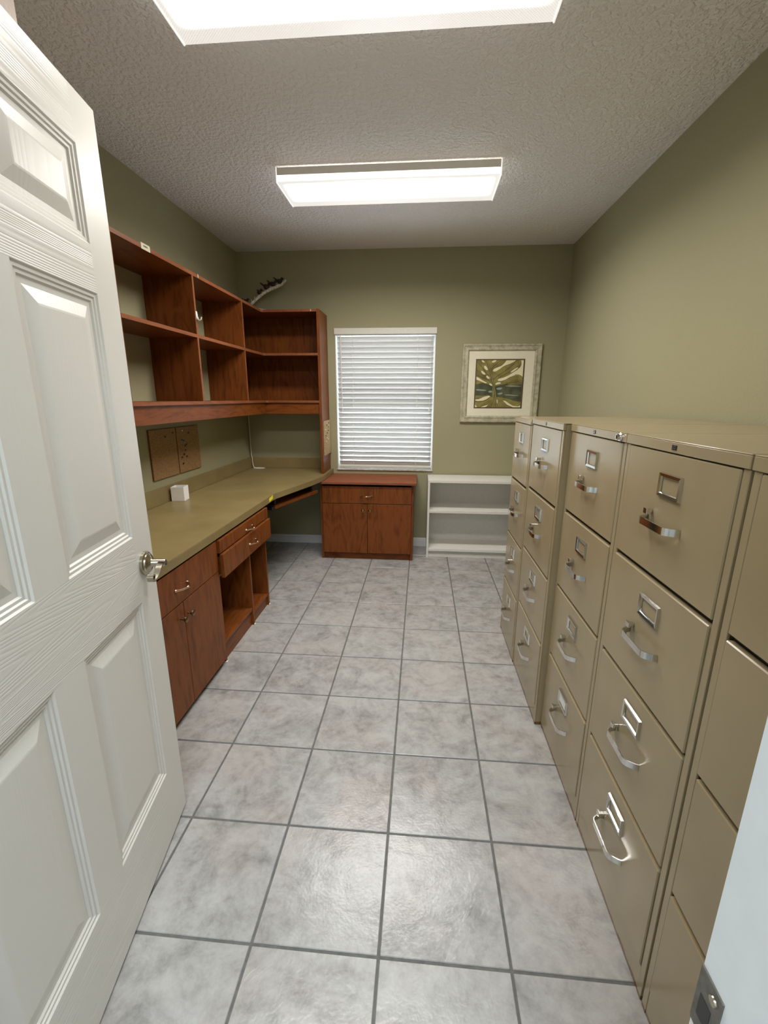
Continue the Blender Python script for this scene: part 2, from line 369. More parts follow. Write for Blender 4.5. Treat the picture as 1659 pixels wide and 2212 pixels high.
WX0, WX1, WZ0, WZ1 = -0.028, 0.848, 0.737, 1.95
bm = nb()
bx(bm, XL, WX0, YB, YB + T, 0, ZC); bx(bm, WX1, XR, YB, YB + T, 0, ZC); bx(bm, WX0, WX1, YB, YB + T, 0, WZ0); bx(bm, WX0, WX1, YB, YB + T, WZ1, ZC)
struct('wall_back', bm, 'olive', label='olive green back wall around the window')
DX0, DX1 = 0.095, 0.985
bm = nb(); JT = 0.02
bx(bm, XL, DX0 - JT, YF - T, YF, 0, ZC); bx(bm, DX1 + JT, XR, YF - T, YF, 0, ZC); bx(bm, DX0 - JT, DX1 + JT, YF - T, YF, 2.06, ZC)
struct('wall_front', bm, 'olive', label='olive green wall around the doorway')
struct('wall_chase', B(XL, -0.308, YF, 0.515, 0, ZC), 'pinkish', label='pale pinkish wall block behind the open door')
# hall behind the camera
bm = nb(); bx(bm, XL - T, XL, -2.6, YF - T, 0, ZC); bx(bm, XR, XR + T, -2.6, YF - T, 0, ZC); bx(bm, XL - T, XR + T, -2.7, -2.6, 0, ZC)
struct('wall_hall', bm, 'hallwall', label='pale hall walls outside the doorway')
# door frame
j1 = struct('trim_1', B(DX1, DX1 + JT, YF - T, YF, 0, 2.06), 'jamb_paint', label='white door jamb with strike plate')
sp = obj('strike_plate', B(DX1 - 0.0015, DX1 + 0.001, -0.551, YF + 0.0005, 0.868, 0.929, bev=0.0005), 'dark_metal', j1); tag(sp, 'dull metal strike plate')
obj('latch_hole', B(DX1 - 0.0019, DX1, -0.5435, -0.530, 0.882, 0.905, bev=0.0003), 'black', sp)
bm = nb(); lathe(bm, (DX1 - 0.0015, -0.5425, 0.9175), (-1, 0, 0), [(0, 0.0042), (0.0012, 0.0038), (0.0014, 0.002), (0.0008, 0.0)], 14); obj('screw', bm, 'antique', sp, smooth=True)
struct('trim_2', B(DX0 - JT, DX0, YF - T, YF, 0, 2.06), 'jamb_paint', label='white hinge-side door jamb')
struct('trim_3', B(DX0 - JT, DX1 + JT, YF - T, YF, 2.045, 2.06), 'jamb_paint', label='white door head')
# baseboards
def baseboard(name, x0, x1, y0, y1, nx, ny):
    bm = nb(); bx(bm, x0, x1, y0, y1, 0, 0.058)
    bx(bm, x0 + (0.003 if nx > 0 else 0), x1 - (0.003 if nx < 0 else 0), y0 + (0.004 if ny < 0 else 0), y1, 0.058, 0.080, bev=0.002)
    return struct(name, bm, 'white_paint', label='white ribbed baseboard')
baseboard('baseboard_back', XL, XR, YB - 0.014, YB, 0, -1)
baseboard('baseboard_left', XL, XL + 0.014, 0.515, YB - 0.015, -1, 0)
baseboard('baseboard_right', XR - 0.014, XR, YF, YB - 0.015, 1, 0)
# window in the back wall
w1 = struct('window_1', B(WX0, WX1, YB + 0.085, YB + 0.092, WZ0, WZ1), 'glass', label='window glass behind the blind')
bm = nb()
for a in ((WX0, WX0 + 0.035, WZ0, WZ1), (WX1 - 0.035, WX1, WZ0, WZ1), (WX0 + 0.035, WX1 - 0.035, WZ0, WZ0 + 0.035), (WX0 + 0.035, WX1 - 0.035, WZ1 - 0.035, WZ1), (WX0 + 0.035, WX1 - 0.035, 1.33, 1.36)):
    bx(bm, a[0], a[1], YB + 0.07, YB + 0.11, a[2], a[3])
obj('window_frame', bm, 'white_paint', w1)
obj('window_sill', B(WX0 - 0.005, WX1 + 0.005, YB - 0.012, YB + 0.085, 0.725, 0.739, bev=0.003), 'sill', w1)
bm = nb()
for x0, x1 in ((WX0, WX0 + 0.004), (WX1 - 0.004, WX1)): bx(bm, x0, x1, YB + 0.001, YB + 0.07, WZ0 + 0.002, WZ1)
bx(bm, WX0 + 0.004, WX1 - 0.004, YB + 0.001, YB + 0.07, WZ1 - 0.004, WZ1)
obj('reveal_lining', bm, 'white_paint', w1)

# ------------------------------------------------------------------ ceiling lights
def fixture(x0, x1, y0, y1, label, k=1.0):
    t = thing('ceiling_light', ((x0 + x1) / 2, (y0 + y1) / 2, 2.497), label, 'ceiling light', 'fluorescent ceiling lights')
    obj('housing', B(x0 + 0.012, x1 - 0.012, y0 + 0.03, y1 - 0.03, 2.535, ZC, bev=0.004), 'housing', t)
    zb = 2.499; e = 0.045
    la = bpy.data.lights.new('tube_light', 'AREA'); la.shape = 'RECTANGLE'; la.size = x1 - x0 - 0.12; la.size_y = y1 - y0 - 0.11
    la.energy = LAMP_W * k; la.color = LAMP_COL; la.spread = LAMP_SPREAD
    lo = bpy.data.objects.new('tube_light', la); COL.objects.link(lo); lo.parent = t; lo.location = (0, 0, -0.001)
    obj('lens', B(x0 + 0.006, x1 - 0.006, y0, y1, zb, zb + 0.006, bev=0.0015), 'lens', t)
    bm = nb()
    bx(bm, x0 + 0.006, x1 - 0.006, y0, y0 + 0.004, zb + 0.006, 2.533); bx(bm, x0 + 0.006, x1 - 0.006, y1 - 0.004, y1, zb + 0.006, 2.533)
    obj('lens_side', bm, 'lens_side', t)
    for xa, xb in ((x0, x0 + 0.006), (x1 - 0.006, x1)): obj('end_cap', B(xa, xb, y0 - 0.002, y1 + 0.002, zb - 0.003, 2.572, bev=0.002), 'lens_rim', t)
    for yy in (y0 - 0.0005, y1 - 0.0065):
        obj('side_rail', B(x0 + 0.006, x1 - 0.006, yy, yy + 0.007, 2.533, 2.569, bev=0.001), 'rail_paint', t)
    return t
fixture(-0.068, 1.126, 1.885, 2.197, 'white fluorescent ceiling light nearer the window, seen whole', 1.3)
fixture(-0.066, 1.122, 0.615, 0.925, 'white fluorescent ceiling light cut off by the top of the picture', 0.86)
# unseen lamp added in place of cool hall daylight on door and jamb
t = thing('added_hall_light', (0.6, -1.55, 2.5), 'unseen flat light added in the hall to brighten the door and jamb', 'ceiling light')
obj('housing', B(0.1, 1.3, -1.9, -1.3, 2.535, ZC, bev=0.005), 'housing', t)
obj('diffuser', B(0.13, 1.27, -1.87, -1.33, 2.52, 2.535), 'added_hall_lens', t)

# ------------------------------------------------------------------ open six-panel door
def ring_panel(bm, u0, u1, z0, z1, front=1):
    """sunk moulding and raised field of one panel; +y of local space faces the camera side"""
    prof = [(0.0, 0.0), (0.004, -0.0035), (0.010, -0.0035), (0.013, -0.0065), (0.019, -0.0065), (0.0225, -0.0105), (0.034, -0.0105), (0.062, -0.003), (0.066, -0.0025)]
    rings = []
    for o, d in prof:
        rings.append([bm.verts.new((u, front * (0.0175 + d), z)) for u, z in ((u0 + o, z0 + o), (u1 - o, z0 + o), (u1 - o, z1 - o), (u0 + o, z1 - o))])
    for a, b in zip(rings, rings[1:]):
        for i in range(4):
            j = (i + 1) % 4; bm.faces.new((a[i], a[j], b[j], b[i]))
    bm.faces.new(rings[-1])
door = bpy.data.objects.new('door_1', None); COL.objects.link(door)
# local x: from latch edge (0) to hinge edge (0.885); local y: towards the opening
door['kind'] = 'structure'; door['label'] = 'white six-panel door standing open on the left'
dang = math.radians(-80.2425); du = Vector((math.cos(dang), math.sin(dang), 0)); dn = Vector((-du.y, du.x, 0))
door.location = Vector((-0.0436, 0.3754, 0)) - dn * 0.0175
door.rotation_euler = (0, 0, dang)
DW = 0.885; US = [(0.104, 0.389), (0.494, 0.779)]; ZS = [(0.237, 0.822), (1.011, 1.614), (1.718, 1.917)]; Z0, Z1 = 0.012, 2.03
def dbox(name, u0, u1, z0, z1, mat):
    obj(name, B(u0, u1, -0.0175, 0.0175, z0, z1), mat, door, local=True)
dbox('stile', 0, US[0][0], Z0, Z1, 'door_z'); dbox('stile', US[1][1], DW, Z0, Z1, 'door_z')
for za, zb in ((Z0, ZS[0][0]), (ZS[0][1], ZS[1][0]), (ZS[1][1], ZS[2][0]), (ZS[2][1], Z1)): dbox('rail', US[0][0], US[1][1], za, zb, 'door_u')
for za, zb in ZS: dbox('mullion', US[0][1], US[1][0], za, zb, 'door_z')
for ua, ub in US:
    for za, zb in ZS:
        bm = nb(); ring_panel(bm, ua, ub, za, zb, 1); ring_panel(bm, ua, ub, za, zb, -1); obj('panel', bm, 'door_p', door, local=True)
# lever handle, scroll shaped, pointing to the hinges
LU, LZ = 0.057, 0.921
def lever(side):
    c = Vector((LU, side * 0.0175, LZ)); ax = (0, side, 0); bm = nb()
    lathe(bm, c, ax, [(0, 0.0335), (0.007, 0.0335), (0.009, 0.0315), (0.0095, 0.0285), (0.013, 0.0275), (0.015, 0.0245), (0.0155, 0.021), (0.019, 0.0145), (0.021, 0.0125)], 36)
    h = obj('lever_handle', bm, 'antique', door, smooth=True, local=True); tag(h, 'antique nickel scroll lever handle')
    hl = h.location.copy()
    bm = nb(); lathe(bm, c - hl, ax, [(0.019, 0.0115), (0.021, 0.0125), (0.0225, 0.0115), (0.056, 0.0105), (0.058, 0.009)], 24)
    obj('shank', bm, 'antique', h, smooth=True, local=True)
    pts = []; y = side * (0.0175 + 0.050)
    for k in range(15):                      # inner curl over the shank
        a = math.radians(-200 + 15.5 * k); r = 0.0045 + 0.0072 * k / 14
        pts.append((LU - 0.004 + r * math.cos(a), y, LZ + 0.001 + r * math.sin(a)))
    sx, sz = pts[-1][0], pts[-1][2]
    ex, ez = LU + 0.092, LZ - 0.012
    for k in range(1, 11):
        f = k / 10; sxx = sx + (ex - 0.012 - sx) * f; wave = 0.013 * math.sin(math.pi * (1 - f) ** 1.1) * (1 if f < 0.6 else 0.75)
        pts.append((sxx, y + side * 0.004 * math.sin(math.pi * f), sz + (ez - 0.011 - sz) * f * f * (3 - 2 * f) + wave * 0.5))
    cx, cz = pts[-1][0], pts[-1][2] + 0.0105
    for k in range(1, 18):
        a = math.radians(-90 + 24 * k); r = 0.0105 - 0.0068 * k / 17
        pts.append((cx + r * math.cos(a), y, cz + r * math.sin(a)))
    bm = nb(); sweep(bm, [Vector(p) - hl for p in pts], rectp(0.0042, 0.016), up=Vector((0, 1, 0)))
    bmesh.ops.bevel(bm, geom=[e for e in bm.edges if len(e.link_faces) == 2 and e.calc_face_angle(0) > 1.0], offset=0.0008, segments=1, affect='EDGES')
    obj('lever', bm, 'antique', h, smooth=True, local=True)
lever(1); lever(-1)

# ------------------------------------------------------------------ filing cabinets
def filing(x, y0, y1, ztop, tops, label, lock=False, logo=True, wl=0.088, thumb=True, slot=False):
    """x: drawer-front plane, tops: (top, bottom) z of each drawer"""
    xb = XR - 0.022; yc = (y0 + y1) / 2
    t = thing('filing_cabinet', ((x + xb) / 2, yc, 0), label, 'filing cabinet', 'beige filing cabinets along the right wall')
    bm = nb(); th = 0.012; st = 0.018
    bx(bm, x + 0.004, xb, y0, y0 + th, 0, ztop - 0.004); bx(bm, x + 0.004, xb, y1 - th, y1, 0, ztop - 0.004)      # sides
    bx(bm, xb - 0.01, xb, y0 + th, y1 - th, 0.0, ztop - 0.004); bx(bm, x + 0.004, xb - 0.01, y0 + th, y1 - th, 0.0, 0.02)
    bx(bm, x - 0.002, x + 0.004, y0 + 0.0005, y0 + st, 0, tops[0][0] + 0.002, bev=0.001); bx(bm, x - 0.002, x + 0.004, y1 - st, y1 - 0.0005, 0, tops[0][0] + 0.002, bev=0.001)
    bx(bm, x - 0.001, x + 0.006, y0 + st, y1 - st, 0, tops[-1][1] - 0.004, bev=0.001)                             # plinth
    obj('shell', bm, 'steel', t)
    obj('gap_shade_sheet', B(x + 0.012, x + 0.016, y0 + th, y1 - th, 0.02, ztop - 0.02), 'gap_shade', t)  # dark sheet added behind the drawer fronts, painting the shade of the gaps
    bm = nb(); bx(bm, x - 0.006, xb, y0 - 0.0005, y1 + 0.0005, ztop - 0.0025, ztop, bev=0.001); bx(bm, x - 0.006, x + 0.004, y0 - 0.0005, y1 + 0.0005, tops[0][0] + 0.003, ztop - 0.0025, bev=0.0012)
    top = obj('top', bm, 'steel_drawer', t)
    if logo:
        obj('badge', B(x - 0.0072, x - 0.005, yc - 0.009, yc + 0.009, (tops[0][0] + ztop) / 2 - 0.005, (tops[0][0] + ztop) / 2 + 0.006, bev=0.0004), 'black', top)
        bm = nb()
        for dz in (-0.0018, 0.0028): bx(bm, x - 0.0077, x - 0.0071, yc - 0.006, yc + 0.006, (tops[0][0] + ztop) / 2 + dz - 0.0007, (tops[0][0] + ztop) / 2 + dz + 0.0007)
        obj('badge_mark', bm, 'chrome', top)
    if slot: obj('badge', B(x - 0.0072, x - 0.005, y0 + 0.008, y0 + 0.013, ztop - 0.024, ztop - 0.010), 'dark_metal', top)
    if lock:
        bm = nb(); lathe(bm, (x - 0.006, y0 + 0.034, (tops[0][0] + ztop) / 2 + 0.001), (-1, 0, 0), [(0, 0.0125), (0.003, 0.0125), (0.005, 0.0105), (0.005, 0.008), (0.012, 0.0075), (0.0125, 0.0)], 22)
        obj('lock', bm, 'chrome', top, smooth=True)
        obj('keyhole', B(x - 0.0195, x - 0.018, y0 + 0.033, y0 + 0.0355, (tops[0][0] + ztop) / 2 - 0.004, (tops[0][0] + ztop) / 2 + 0.006), 'black', top)
    for k, (zt, zb) in enumerate(tops):
        off = 0.004 if k % 2 == 0 else 0.0052
        d = obj('drawer', B(x - off, x + 0.010, y0 + st + 0.0025, y1 - st - 0.0025, zb, zt, bev=0.0022), 'steel_drawer', t)
        xf = x - off
        # label holder: bevelled chrome frame
        zc = zt - 0.070; hw, hh = wl / 2, 0.027; bm = nb(); prof = [(hw, hh, 0.0), (hw - 0.0015, hh - 0.0015, 0.006), (hw - 0.008, hh - 0.008, 0.005), (hw - 0.0095, hh - 0.0095, 0.001)]
        rg = [[bm.verts.new((xf - dx, yc - 0.006 + a, zc + b)) for a, b in ((-A, -Bb), (A, -Bb), (A, Bb), (-A, Bb))] for A, Bb, dx in prof]
        for r0, r1 in zip(rg, rg[1:]):
            for i in range(4): bm.faces.new((r0[i], r0[(i + 1) % 4], r1[(i + 1) % 4], r1[i]))
        obj('label_holder', bm, 'chrome', d)
        if k == 3 and lock: obj('label_card', B(xf - 0.0022, xf - 0.0003, yc - 0.006 - hw + 0.009, yc - 0.006 + hw - 0.009, zc - hh + 0.009, zc + hh - 0.009), 'paper', d)
        # bail pull: flat chrome strip
        zh = zt - 0.158; pr = [(-0.068, 0.0), (-0.066, 0.006), (-0.059, 0.018), (-0.055, 0.0235), (-0.050, 0.027), (-0.044, 0.0285), (0.044, 0.0285), (0.050, 0.027), (0.055, 0.0235), (0.059, 0.018), (0.066, 0.006), (0.068, 0.0)]
        bm = nb(); sweep(bm, [(xf - dx, yc + dy, zh) for dy, dx in pr], rectp(0.0028, 0.0165)); obj('handle', bm, 'chrome', d, smooth=True)
        bm = nb(); bx(bm, xf - 0.010, xf, yc + 0.050, yc + 0.060, zh + 0.015, zh + 0.025, bev=0.0008); bx(bm, xf - 0.016, xf - 0.010, yc + 0.047, yc + 0.063, zh + 0.0125, zh + 0.0265, bev=0.0008)
        obj('latch', bm, 'chrome', d)
D4 = [(1.262, 0.979), (0.967, 0.680), (0.668, 0.380), (0.368, 0.082)]
D2 = [(1.262, 0.974), (0.962, 0.676), (0.664, 0.384), (0.372, 0.085)]
D1 = [(1.254, 0.956), (0.944, 0.642), (0.630, 0.356), (0.344, 0.085)]
filing(1.263, 1.357, 1.742, 1.283, D1, 'narrow beige filing cabinet at the far end of the row, by the bookcase', logo=False, wl=0.072, slot=True)
filing(1.266, 0.886, 1.353, 1.291, D2, 'beige filing cabinet set slightly forward, second from the far end', wl=0.088)
filing(1.292, 0.430, 0.880, 1.291, D4, 'beige filing cabinet in the middle of the row with a round lock', lock=True)
filing(1.292, -0.030, 0.426, 1.291, D4, 'beige filing cabinet fully in view nearest the door, dark badge on top rail')
filing(1.292, -0.492, -0.036, 1.291, D4, 'beige filing cabinet at the right edge, half hidden by the door jamb', logo=False)

# ------------------------------------------------------------------ desk run on the left
def knob(c, ax, parent, name='knob'):
    bm = nb(); lathe(bm, c, ax, [(0, 0.008), (0.002, 0.008), (0.004, 0.005), (0.012, 0.0045), (0.016, 0.010), (0.021, 0.0145), (0.026, 0.013), (0.029, 0.007), (0.030, 0.0)], 18)
    return obj(name, bm, 'bronze', parent, smooth=True)
def wire_pull(c, along, out, parent, L=0.096):
    al, ou = Vector(along), Vector(out); c = Vector(c); pts = []; sc = []
    for k in range(13):
        f = k / 12 * 2 - 1; pts.append(c + al * (L / 2 * f) + ou * (0.030 * (1 - abs(f) ** 2.6))); sc.append(1.0 + 0.5 * (abs(f) > 0.95) + 0.25 * (abs(f) < 0.05))
    bm = nb(); sweep(bm, pts, circ(0.0042, 8), up=Vector((0, 0, 1)), scales=sc)
    for f in (-1, 1): lathe(bm, c + al * (L / 2 * f), out, [(0, 0.007), (0.003, 0.007), (0.006, 0.0045)], 12)
    lathe(bm, c + ou * 0.030 - al * 0.007, along, [(0, 0.0045), (0.003, 0.0062), (0.007, 0.0068), (0.011, 0.0062), (0.014, 0.0045)], 12)
    return obj('handle', bm, 'brass', parent, smooth=True)
XB = XL + 0.016
FX = -0.262
# cabinet with one wide drawer and two doors
ya, yb = 0.518, 1.216
t = thing('desk_cabinet', ((XB + FX) / 2, (ya + yb) / 2, 0), 'cherry desk cabinet beside the door with one drawer above two doors', 'cabinet')
obj('side_panel', B(XB, FX - 0.020, ya, ya + 0.018, 0, 0.694), 'wood_z', t); obj('side_panel', B(XB, FX - 0.020, yb - 0.018, yb, 0, 0.694), 'wood_z', t)
obj('bottom_panel', B(XB, FX - 0.021, ya + 0.018, yb - 0.018, 0.05, 0.066), 'wood_y', t); obj('back_panel', B(XB, XB + 0.006, ya + 0.018, yb - 0.018, 0.066, 0.69), 'wood_z', t)
obj('toe_kick', B(FX - 0.040, FX - 0.026, ya + 0.018, yb - 0.018, 0.0, 0.05), 'wood_y', t)
dr = obj('drawer', B(FX - 0.019, FX, ya + 0.003, yb - 0.003, 0.529, 0.686, bev=0.001), 'wood_z', t); wire_pull((FX, 0.867, 0.597), (0, 1, 0), (1, 0, 0), dr)
for y0, y1, ky in ((ya + 0.003, 0.8655, 0.838), (0.8685, yb - 0.003, 0.898)):
    d = obj('door', B(FX - 0.019, FX, y0, y1, 0.032, 0.525, bev=0.001), 'wood_z', t); knob((FX, ky, 0.458), (1, 0, 0), d)
# drawer unit with open bays below
ya, yb = 1.219, 1.925; FB = -0.272
t = thing('desk_drawer_unit', ((XB + FB) / 2, (ya + yb) / 2, 0), 'cherry desk unit with two stacked drawers over two open bays', 'cabinet')
obj('side_panel', B(XB, FB, ya, ya + 0.018, 0, 0.694), 'wood_z', t); obj('side_panel', B(XB, FB, yb - 0.018, yb, 0, 0.694), 'wood_z', t)
obj('divider', B(XB + 0.006, FB, 1.630, 1.648, 0, 0.485), 'wood_z', t); obj('back_panel', B(XB, XB + 0.006, ya + 0.018, yb - 0.018, 0.1, 0.69), 'wood_z', t)
obj('bay_floor', B(XB + 0.006, FB - 0.004, ya + 0.018, 1.630, 0.098, 0.116, bev=0.001), 'wood_y', t)
obj('bay_floor', B(XB + 0.006, FB - 0.004, 1.648, yb - 0.018, 0.066, 0.084, bev=0.001), 'wood_y', t)
obj('rail', B(XB + 0.006, FB - 0.002, ya + 0.018, yb - 0.018, 0.485, 0.497), 'wood_y', t)
obj('toe_kick', B(FB - 0.030, FB - 0.014, ya + 0.018, 1.630, 0.0, 0.085), 'wood_y', t); obj('toe_kick', B(FB - 0.026, FB - 0.012, 1.648, yb - 0.018, 0.0, 0.066), 'wood_y', t)
for y in (1.225, 1.640, 1.918): obj('foot', B(FB - 0.012, FB + 0.006, y - 0.009, y + 0.009, 0, 0.006, bev=0.002), 'white_laminate', t)
F1, F2 = -0.250, -0.236
dr = obj('drawer', B(F1 - 0.019, F1, ya + 0.004, yb + 0.008, 0.618, 0.684, bev=0.001), 'wood_z', t); wire_pull((F1, 1.610, 0.640), (0, 1, 0), (1, 0, 0), dr)
obj('drawer_box', B(XB + 0.02, F1 - 0.019, ya + 0.03, yb - 0.03, 0.622, 0.672), 'wood_y', dr)
dr = obj('drawer', B(F2 - 0.019, F2, ya + 0.004, yb + 0.008, 0.488, 0.612, bev=0.001), 'wood_z', t); wire_pull((F2, 1.615, 0.553), (0, 1, 0), (1, 0, 0), dr)
obj('drawer_box', B(XB + 0.02, F2 - 0.019, ya + 0.03, yb - 0.03, 0.500, 0.590), 'wood_y', dr)
# worktop
YD0 = 0.518; OUT = [(XL + 0.002, YD0), (-0.258, YD0), (-0.258, 2.085), (-0.250, 2.14), (-0.122, 2.61), (-0.082, 2.80), (-0.070, 2.90), (-0.070, YB - 0.002), (XL + 0.002, YB - 0.002)]
t = thing('worktop', (-0.55, 1.9, 0.697), 'olive laminate worktop running along the left wall into the corner', 'worktop')
bm = nb(); prism(bm, OUT, 0.697, 0.737)
bmesh.ops.bevel(bm, geom=[e for e in bm.edges if abs(e.verts[0].co.z - e.verts[1].co.z) < 1e-6 and e.verts[0].co.z > 0.73], offset=0.0025, segments=2, affect='EDGES')
obj('slab', bm, 'worktop', t)
obj('backsplash', B(XL + 0.002, XL + 0.020, YD0, YB - 0.002, 0.737, 0.835, bev=0.002), 'worktop', t)
obj('backsplash', B(XL + 0.020, -0.116, YB - 0.020, YB - 0.002, 0.737, 0.835, bev=0.002), 'worktop', t)
# keyboard tray slung below the corner
d = Vector((0.184, 0.60, 0)).normalized(); nrm = Vector((-d.y, d.x, 0)); A = Vector((-0.284, 2.135, 0)); Lk = 0.625
t = thing('keyboard_tray', (-0.28, 2.50, 0.615), 'cherry pull-out keyboard tray slung under the desk corner', 'keyboard tray')
def obox(name, s0, s1, n0, n1, z0, z1, mat, parent):
    p = [A + d * s0 + nrm * n0, A + d * s1 + nrm * n0, A + d * s1 + nrm * n1, A + d * s0 + nrm * n1]
    bm = nb(); prism(bm, [(q.x, q.y) for q in p], z0, z1); return obj(name, bm, mat, parent)
obox('board', 0.03, Lk, 0, 0.27, 0.615, 0.636, 'wood_y', t)
obox('end_grip', -0.005, 0.03, 0.005, 0.26, 0.612, 0.633, 'black', t)
for s_ in (0.05, Lk - 0.07): obox('slide', s_, s_ + 0.02, 0.02, 0.26, 0.636, 0.697, 'black', t)

# ------------------------------------------------------------------ open hutch above the desk
HX, HY = -0.570, 2.962; HB = XL + 0.002; HYB = YB - 0.002; Y0h = 1.150
t = thing('hutch', (-0.72, 2.2, 0.737), 'open cherry wall hutch wrapping the corner above the worktop', 'shelf unit')
def Lshelf(name, z0, z1):
    bm = nb(); prism(bm, [(HB, Y0h + 0.018), (HX, Y0h + 0.018), (HX, HY - 0.018), (HX + 0.018, HY), (-0.117, HY), (-0.117, HYB), (HB, HYB)], z0, z1); return obj(name, bm, ['wood_y'], t)
def band(name, z0, z1, mat='wood_edge'):
    bm = nb(); prism(bm, [(HX, Y0h + 0.018), (HX + 0.0015, Y0h + 0.018), (HX + 0.0015, HY - 0.018), (HX + 0.0185, HY - 0.0015), (-0.117, HY - 0.0015), (-0.117, HY), (HX + 0.018, HY), (HX, HY - 0.018)], z0, z1); return obj(name, bm, mat, t)
for nm, z0, z1 in (('top_board', 2.047, 2.066), ('shelf', 1.715, 1.734), ('bottom_board', 1.338, 1.357)):
    Lshelf(nm, z0, z1); band('edge_band', z0 + 0.0003, z1 - 0.0003)
obj('side_panel', B(HB, HX + 0.001, Y0h, Y0h + 0.018, 1.247, 2.066), 'wood_z', t)
for z0, z1 in ((1.357, 1.715), (1.734, 2.047)):
    for y in (1.842, 2.552):
        obj('divider', B(HB, HX - 0.001, y, y + 0.018, z0, z1), 'wood_z', t); obj('edge_band', B(HX - 0.001, HX + 0.001, y, y + 0.018, z0, z1), 'wood_edge', t)
    obj('back_panel', B(HB + 0.001, -0.117, HYB - 0.006, HYB, z0, z1), 'wood_z', t)
obj('end_panel', B(-0.117, -0.096, HY, HYB, 0.7375, 2.068, bev=0.001), 'wood_z', t); obj('edge_band', B(-0.117, -0.096, HY - 0.0018, HY, 0.7375, 2.068), 'wood_z', t)
obj('fascia', B(HX - 0.030, HX - 0.012, Y0h + 0.018, HY + 0.012, 1.247, 1.3375), 'wood_y', t)
obj('fascia', B(HX - 0.012, -0.117, HY + 0.012, HY + 0.030, 1.247, 1.3375), 'wood_x', t)
for s0, s1, horiz in ((1.915, 1.922, 0),):
    bm = nb(); bx(bm, HX + 0.0015, HX + 0.0028, s0, s1, 2.050, 2.068); tg = obj('chipped_patch', bm, 'sticker', t)
obj('chipped_patch', B(-0.166, -0.160, HY - 0.0032, HY - 0.0015, 2.050, 2.064), 'sticker', t)

# small things on the hutch
t = thing('shelf_sticker', (HX + 0.002, 1.415, 2.046), 'small cream paper sticker with dark print on the hutch top edge', 'sticker')
bm = nb(); prism(bm, [(HX + 0.0017, 1.380), (HX + 0.0027, 1.380), (HX + 0.0027, 1.450), (HX + 0.0017, 1.450)], 2.046, 2.073); obj('paper', bm, 'sticker', t)
bm = nb(); yy = 1.398
for w in (0.004, 0.003, 0.005, 0.004, 0.002, 0.004): bx(bm, HX + 0.0027, HX + 0.0030, yy, yy + w, 2.058, 2.065); yy += w + 0.002
obj('print', bm, 'ink', t)
t = thing('adhesive_hook', (HX + 0.003, 1.851, 1.806), 'white plastic hook stuck to the upper hutch divider', 'hook')
bm = nb(); lathe(bm, (HX + 0.0012, 1.855, 1.838), (1, 0, 0), [(0, 0.009), (0.004, 0.0085), (0.0055, 0.006), (0.006, 0)], 16)
for v in bm.verts: v.co.z = 1.838 + (v.co.z - 1.838) * 2.6
obj('back_plate', bm, 'hook', t, smooth=True)
bm = nb(); sweep(bm, [(HX + 0.006, 1.855, 1.828), (HX + 0.010, 1.855, 1.816), (HX + 0.018, 1.856, 1.811), (HX + 0.026, 1.857, 1.816), (HX + 0.030, 1.858, 1.830)], circ(0.0042, 8), up=Vector((0, 1, 0)), scales=[1.2, 1.1, 1, .9, .7]); obj('hook_arm', bm, 'hook', t, smooth=True)
# branch with carved birds
t = thing('bird_branch', (-0.66, 3.17, 2.066), 'birch branch ornament with small dark birds on top of the hutch', 'ornament')
YBR = 3.13; bp = [(-0.80, 2.082), (-0.755, 2.108), (-0.706, 2.140), (-0.65, 2.188), (-0.60, 2.222), (-0.545, 2.248), (-0.49, 2.268), (-0.44, 2.290), (-0.398, 2.318)]
bm = nb(); pts = [(x, YBR + 0.004 * math.sin(i * 2.1), z) for i, (x, z) in enumerate(bp)]; sweep(bm, pts, circ(0.0115, 9), up=Vector((0, 1, 0)), scales=[0.7, 0.8, 0.95, 1.05, 1.1, 1.15, 1.2, 1.05, 0.6])
obj('branch', bm, 'bark', t, smooth=True)
bm = nb(); bx(bm, -0.828, -0.775, YBR - 0.03, YBR + 0.03, 2.0665, 2.078, bev=0.003); obj('foot', bm, 'bark', t)
for (x, z, dx, dz) in ((-0.700, 2.150, -0.006, 0.03), (-0.678, 2.170, 0.003, 0.030)):
    bm = nb(); sweep(bm, [(x, YBR, z - 0.01), (x + dx * 0.5, YBR, z + dz * 0.5), (x + dx, YBR, z + dz)], circ(0.0042, 6), up=Vector((0, 1, 0)), scales=[1, 1, 0.5]); obj('twig', bm, 'bark', t)
def bird(x, z, s, face, tail=1.0, body=1.0):
    bm = nb(); c = Vector((x, YBR - 0.002, z))
    def ell(o, r, rot=0):
        mt = Matrix.Translation(c + Vector(o) * s) @ Matrix.Rotation(rot, 4, 'Y') @ Matrix.Diagonal((r[0] * s, r[1] * s, r[2] * s, 1))
        bmesh.ops.create_uvsphere(bm, u_segments=10, v_segments=7, radius=1.0, matrix=mt)
    f = face
    ell((0, 0, 0.020), (0.020 * body, 0.013, 0.015), 0.5 * f)          # body
    ell((f * 0.017, 0, 0.036), (0.0095, 0.009, 0.0095))                # head
    ell((-f * 0.026 * tail, 0, 0.036), (0.017 * tail, 0.006, 0.0045), 0.62 * f)  # tail
    sweep(bm, [c + Vector((f * 0.024, 0, 0.037)) * s, c + Vector((f * 0.034, 0, 0.0355)) * s], circ(0.003 * s, 6), up=Vector((0, 1, 0)), scales=[1, 0.2])  # beak
    for yy in (-0.004, 0.004): sweep(bm, [c + Vector((0.002, yy, 0.010)) * s, c + Vector((0.002, yy, -0.004)) * s], circ(0.0018 * s, 5), up=Vector((0, 1, 0)))
    obj('bird', bm, 'bird', t, smooth=True)
